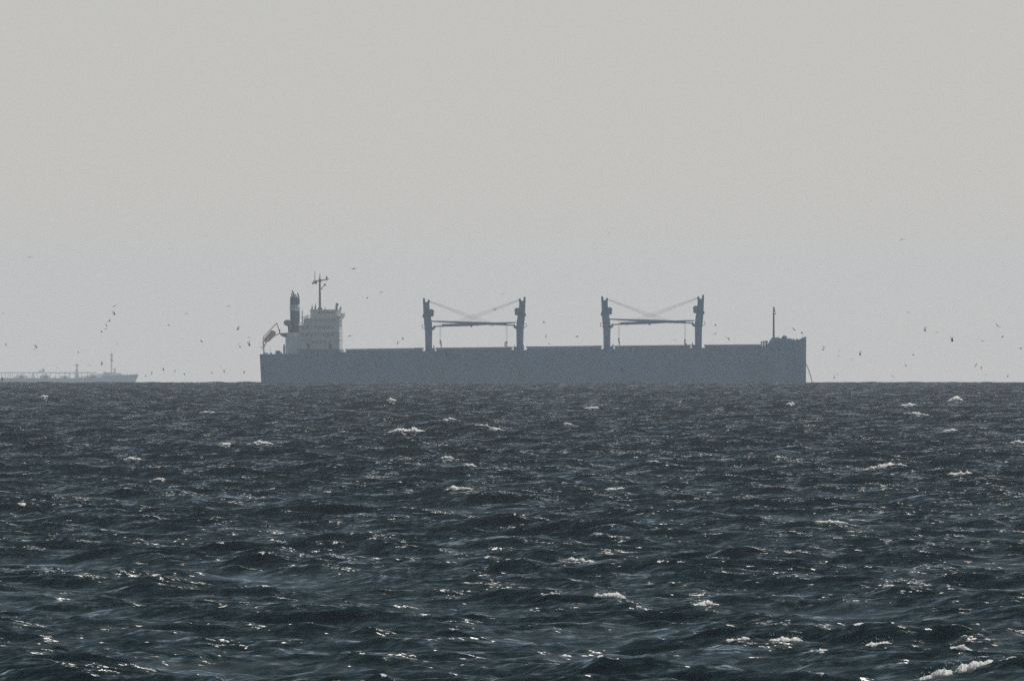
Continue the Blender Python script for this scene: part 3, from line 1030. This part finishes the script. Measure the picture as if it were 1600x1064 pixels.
def bird_mesh(name, lift, sweep, fold, m, c1=.35, c2=.1, o1=-.08, o2=-.22):
    """one closed skin: spindle body with head, beak and tail; the wings are drawn out of its flanks"""
    bm = bmesh.new()
    st = [(-.30, .018, .006, .0), (-.24, .045, .010, .0), (-.14, .052, .045, .0), (-.05, .085, .080, -.005), (.05, .090, .085, -.005),
          (.13, .066, .066, .005), (.19, .036, .040, .018), (.235, .036, .038, .022), (.265, .018, .018, .016), (.315, .004, .005, .010)]
    n = 8
    rings = []
    for x, ry, rz, z in st:
        rings.append([bm.verts.new((x, ry * math.cos(2 * math.pi * (k + .5) / n), z + rz * math.sin(2 * math.pi * (k + .5) / n))) for k in range(n)])
    side = {1: [], -1: []}
    for a in range(len(rings) - 1):
        for k in range(n):
            f = bm.faces.new((rings[a][k], rings[a][(k + 1) % n], rings[a + 1][(k + 1) % n], rings[a + 1][k]))
            if a in (2, 3, 4) and k == n - 1:
                side[1].append(f)
            if a in (2, 3, 4) and k == n // 2 - 1:
                side[-1].append(f)
    bm.faces.new(rings[0][::-1])
    bm.faces.new(rings[-1])
    seg = [(.20, lift, .0, .92), (.20, lift * c1 + o1, -.05 - sweep, .72), (.16 * (1 - fold), lift * c2 + o2, -.12 - sweep, .30)]
    for s_ in (1, -1):
        faces = side[s_]
        for ln, ang, back, width in seg:
            r = bmesh.ops.extrude_face_region(bm, geom=faces)
            nv = [g for g in r['geom'] if isinstance(g, bmesh.types.BMVert)]
            bmesh.ops.delete(bm, geom=[f for f in faces if f.is_valid], context='FACES_ONLY')
            faces = [g for g in r['geom'] if isinstance(g, bmesh.types.BMFace)]
            cx = sum(v.co.x for v in nv) / len(nv)
            cz = sum(v.co.z for v in nv) / len(nv)
            for v in nv:
                v.co.x = cx + (v.co.x - cx) * width + back
                v.co.z = cz + (v.co.z - cz) * .62 + ln * math.sin(ang)
                v.co.y += s_ * ln * math.cos(ang)
    bmesh.ops.recalc_face_normals(bm, faces=bm.faces)
    me_ = bpy.data.meshes.new(name)
    bm.to_mesh(me_)
    bm.free()
    me_.polygons.foreach_set('use_smooth', [True] * len(me_.polygons))
    me_.materials.append(m)
    return me_


POSE = {'v': bird_mesh('seabird', .95, .03, 0, M_BIRD), 'u': bird_mesh('seabird', 1.45, .05, .1, M_BIRD, 1.0, 1.0, 0, 0), 'g': bird_mesh('seabird', .22, .04, 0, M_BIRD),
        'd': bird_mesh('seabird', -.55, .05, .1, M_BIRD), 'w': bird_mesh('seabird', .45, .04, 0, M_GULL)}
# photo position, size in pixels, pose, bank, distance in km, what singles it out
B = [
    (5, 490, 5, 'g', 0, 10, 'faint bird high above the tanker pipes, nearest the frame edge'),
    (43, 494, 4, 'g', 0, 10.5, 'very faint bird high over the tanker, inward of its faint neighbour'),
    (9.5, 540, 6, 'u', 10, 6, 'small dark bird above the tanker, closest to the frame edge'),
    (53.5, 545.5, 6, 'd', -15, 6.5, 'lower bird of a touching pair above the tanker pipes'),
    (57, 543, 7, 'u', 30, 5.5, 'upper bird of a touching pair above the tanker pipes'),
    (178.5, 478.6, 7, 'g', -20, 9, 'pale thin bird topmost of the slanting string of birds'),
    (179, 491.6, 7, 'u', 25, 4.5, 'second bird from the top of the slanting string'),
    (171, 502, 7, 'v', -30, 4.5, 'third bird from the top of the slanting string'),
    (167, 509.5, 6.5, 'u', 35, 4.5, 'upper of two touching birds low in the slanting string'),
    (166, 513.5, 5.5, 'd', 10, 4.8, 'lower of two touching birds in the slanting string'),
    (159, 519, 6, 'v', -20, 5, 'lowest bird of the slanting string above the tanker'),
    (122.6, 551, 5, 'v', 30, 5.5, 'dark bird straight above the hose crane of the tanker'),
    (140, 570.5, 5.5, 'd', 0, 5.5, 'bird between the tanker hose crane and foremast, nearer the crane'),
    (159, 570, 7, 'u', 0, 4.5, 'tall dark bird just behind the tanker foremast'),
    (183, 536.6, 5, 'g', 40, 9, 'faint bird just above the tip of the tanker foremast'),
    (89.5, 574.7, 4, 'g', 0, 10, 'faint bird just above the tanker pipe rack'),
    (102, 583, 5, 'd', 0, 5.5, 'dark bird level with the tanker pipe rack'),
    (165, 583.6, 5, 'd', 0, 6.5, 'bird against the tanker foredeck house below the foremast'),
    (3.5, 594, 6, 'u', 0, 5, 'dark bird skimming the water under the tanker pipe rack'),
    (357.4, 478.7, 6.5, 'g', 10, 5.5, 'highest bird between the two ships, wings spread level'),
    (291.6, 489.7, 5.5, 'd', 0, 8, 'second highest bird between the two ships, dim and grey'),
    (263.4, 507.8, 6.5, 'd', 0, 8, 'grey bird with drooping wings high ahead of the tanker bow'),
    (371.5, 514.8, 7, 'u', 20, 5.5, 'slim upright bird off the lifeboat, above its lower neighbours'),
    (347.4, 520.3, 5, 'g', 15, 6, 'small flat bird beside the slim upright one off the stern'),
    (315, 534, 7, 'v', 35, 5, 'tilted bird midway between the tanker bow and the other stern'),
    (389, 526.8, 5.5, 'd', 0, 8.5, 'dim bird nearest the lifeboat ramp, over a big dark bird'),
    (390, 539.5, 9, 'u', -25, 3.6, 'largest darkest bird just off the stern of the bulk carrier'),
    (375.2, 542.5, 6, 'v', -15, 5, 'dark bird beside the largest one off the stern'),
    (374, 537, 4, 'g', 0, 8, 'faint bird right above the dark one off the stern'),
    (227.5, 588.5, 4, 'u', 0, 7, 'low faint bird closest to the tanker bow'),
    (237, 584.2, 5.5, 'u', 0, 6, 'second low bird out from the tanker bow'),
    (256, 578.7, 6, 'u', -30, 6.5, 'third low bird out from the tanker bow, highest of the row'),
    (273, 580.8, 5, 'u', 10, 6, 'fourth low bird out from the tanker bow'),
    (288, 584.9, 5.5, 'v', 0, 6, 'fifth low bird out from the tanker bow'),
    (331, 582.8, 5, 'v', 10, 6.5, 'low bird midway along the gap to the bulk carrier stern'),
    (345.5, 573, 6, 'g', 50, 9, 'pale bird over the middle of the low row by the stern'),
    (350.4, 581.4, 6, 'u', 0, 5.5, 'low upright bird under the pale one near the stern'),
    (377.6, 576.8, 4, 'g', 30, 8.5, 'faint upper bird of the pair low beside the stern'),
    (381.4, 583, 5, 'u', 0, 7, 'lower bird of the pair low beside the stern'),
    (449.6, 527, 5, 'v', 0, 5, 'dark bird against the boat platform at the stern'),
    (482, 521, 5.5, 'g', 0, 4.5, 'dark bird against the white superstructure below the signal post'),
    (479, 537, 4.5, 'd', 0, 6, 'lower dark bird against the aft part of the superstructure'),
    (552.7, 420, 11, 'g', 0, 6, 'gliding bird with long level wings beside the main mast top'),
    (596, 456, 5.5, 'd', 20, 6, 'upper bird between the main mast and the first crane'),
    (573.8, 466, 5.5, 'v', 0, 4.8, 'rounded dark bird high ahead of the bridge'),
    (546.8, 525, 7.5, 'g', -20, 5, 'tilted bird close in front of the superstructure'),
    (629.8, 529.8, 6, 'v', -25, 4.8, 'upper bird above the aftermost hatch cover'),
    (620.8, 537, 6.5, 'u', 25, 5.5, 'lower bird just over the aftermost hatch cover'),
    (785.9, 458.8, 5.5, 'g', -20, 5.5, 'bird above the second crane wires'),
    (773.8, 484, 6, 'v', 0, 4.2, 'dark bird beside the luffing wires of the second crane'),
    (769, 508.6, 5, 'd', 0, 4.5, 'dark bird just under the jibs of the after crane pair'),
    (697.5, 553.7, 8.5, 'u', 28, 4.5, 'long slanting bird against the hull beside the first crane'),
    (791.6, 555.6, 5, 'd', 0, 6, 'bird against the hull below the second crane'),
    (849.8, 504, 6, 'v', -20, 4.5, 'uppermost bird between the second and third cranes'),
    (853, 526.8, 4.5, 'u', 0, 6, 'middle bird of three stacked beside the second crane'),
    (858, 537.4, 4.5, 'v', 0, 6, 'bird just above the middle hatch cover'),
    (901.8, 526.5, 6, 'v', 30, 4.5, 'bird out in the gap nearer the third crane'),
    (856.7, 572, 6, 'd', 15, 4.5, 'lone dark bird against the middle of the hull'),
    (664.6, 589, 4.5, 'u', 0, 6, 'small bird low against the hull under the first crane'),
    (972.4, 579, 5, 'u', 25, 4.8, 'dark bird low against the hull below the third crane'),
    (979.7, 507.5, 5.5, 'd', 0, 4.8, 'dark bird under the jib heel of the third crane'),
    (1117.9, 508.8, 6, 'v', 20, 4.8, 'upper of two birds just ahead of the fourth crane'),
    (1117.9, 521.9, 6, 'g', -30, 4.8, 'lower of two birds just ahead of the fourth crane'),
    (1054, 531, 4.5, 'd', 0, 7, 'faint bird over the hatch beneath the forward jibs'),
    (1138, 528.5, 8, 'd', -35, 9, 'pale bird with hooked wings over the foremost hatch cover'),
    (1124.6, 552, 6, 'v', 0, 4.2, 'round dark bird against the hull just ahead of the fourth crane'),
    (1186, 553.8, 6, 'v', 0, 4.2, 'upper left bird of the flock against the bow plating'),
    (1207, 545, 5.5, 'd', 10, 5, 'bird against the forecastle straight below the foremast'),
    (1217, 547, 6, 'v', -10, 4.2, 'dark bird against the forecastle below the windlass'),
    (1197.6, 561, 7, 'u', -35, 4.6, 'tilted bird in the middle of the flock against the bow'),
    (1186.6, 566, 6.5, 'g', 0, 4.6, 'lowest bird of the flock against the bow, wings level'),
    (1231.5, 576, 5, 'd', 0, 7, 'faint bird low against the bow near the anchor chain'),
    (1240.6, 515, 7, 'g', -40, 8.5, 'thin pale bird above the bow'),
    (1253, 521, 6.5, 'v', -35, 4.2, 'dark bird just above the stem of the ship'),
    (1286, 546.3, 8, 'u', 22, 4.6, 'slanting dark bird nearest ahead of the bow'),
    (1311.6, 549, 5, 'g', 0, 10, 'pale upper bird of the faint pair ahead of the bow'),
    (1310.6, 555.3, 5, 'd', 0, 8.5, 'grey lower bird of the faint pair ahead of the bow'),
    (1332, 561.3, 5.5, 'g', -20, 5, 'lower dark bird of the pair well ahead of the bow'),
    (1344, 554.7, 7.5, 'u', 0, 4.4, 'upright dark bird of the pair well ahead of the bow'),
    (1308.5, 585, 4, 'g', 30, 9, 'faint bird above a darker one near the anchor chain'),
    (1303.3, 590.9, 5.5, 'u', -10, 6.5, 'bird skimming the waves nearest the anchor chain'),
    (1395.3, 588, 6.5, 'g', -25, 6.5, 'bird with bent wings just over the waves, clear of the bow'),
    (1419, 488.3, 6, 'g', 0, 7, 'solitary grey bird level with the foremast top'),
    (1409, 374, 8, 'd', 10, 5, 'highest bird of all, alone in the upper sky'),
    (46, 402, 7, 'g', 5, 11, 'very faint bird alone in the upper sky over the tanker'),
    (1427, 554.9, 5.5, 'v', 0, 4.6, 'upper bird of two under the tall upright pair'),
    (1415.3, 571.6, 6, 'v', 20, 4.6, 'lower bird of two under the tall upright pair'),
    (1445.4, 517.2, 8.5, 'u', 0, 4.2, 'upper of two tall upright birds in the open sky'),
    (1487.7, 533, 8.5, 'u', 0, 4.2, 'lower of two tall upright birds in the open sky'),
    (1464.3, 519.7, 5.5, 'g', 10, 9.5, 'faint bird between the two tall upright birds'),
    (1558.7, 509, 9, 'g', -40, 3.6, 'largest dark bird in the open sky ahead of the bow'),
    (1566, 527, 6, 'v', -25, 5, 'bird below the largest one in the open sky'),
    (1535.4, 532.8, 6, 'g', 15, 6.5, 'level winged bird between the tall pair and the largest bird'),
    (1595, 544.8, 6.5, 'v', 10, 4.8, 'dark bird at the frame edge ahead of the bow'),
    (1525, 570.6, 7, 'g', 50, 9.5, 'pale slanting stroke of a bird low ahead of the bow'),
    (1533, 575.9, 5, 'u', 15, 6.5, 'bird just below the pale slanting one'),
    (1540.4, 585.4, 4.5, 'd', 0, 7.5, 'small bird near the water under the pale slanting one'),
    (1574.5, 589, 5, 'u', 0, 7.5, 'bird touching the wave tops near the frame edge'),
    (515.4, 497, 5.5, 'w', 0, 3.2, 'bright white gull against the bridge'),
    (508.2, 510.4, 6.5, 'w', 70, 3.2, 'bright white gull with upright wings lower on the superstructure'),
    (770.6, 484.2, 4.5, 'w', 0, 4.2, 'white gull beside a dark bird at the second crane wires'),
]
brng = random.Random(5)
for px, py, size, pose, bank, km, label in B:
    d = km * 1150.0
    o = bpy.data.objects.new('seabird', POSE[pose])
    COL.objects.link(o)
    o.location = ((px - 800) / F * d, d, CAM_H - (py - 487.4) / F * d)
    span = {'v': .85, 'u': .62, 'g': .86, 'd': .78, 'w': .8}[pose]
    k = size * 0.90 * d / F / span
    o.scale = (k, k, k)
    head = R(brng.uniform(35, 75)) * brng.choice((-1, 1)) + (math.pi if brng.random() < .3 else 0) + R(90 if pose in 'uv' else -90)
    if pose == 'u':
        head = R(90 * brng.choice((-1, 1)) + brng.uniform(-28, 28))
    o.rotation_euler = (R(bank), 0, head) if pose not in 'gdw' else (0, R(bank), head)
    if pose in 'gdw':
        o.rotation_euler = (R(bank) * (1 if math.cos(head) > 0 else -1), 0, R(-90) + R(brng.uniform(-35, 35)))
    tag(o, label, 'bird', 'seabirds flying low over the sea')
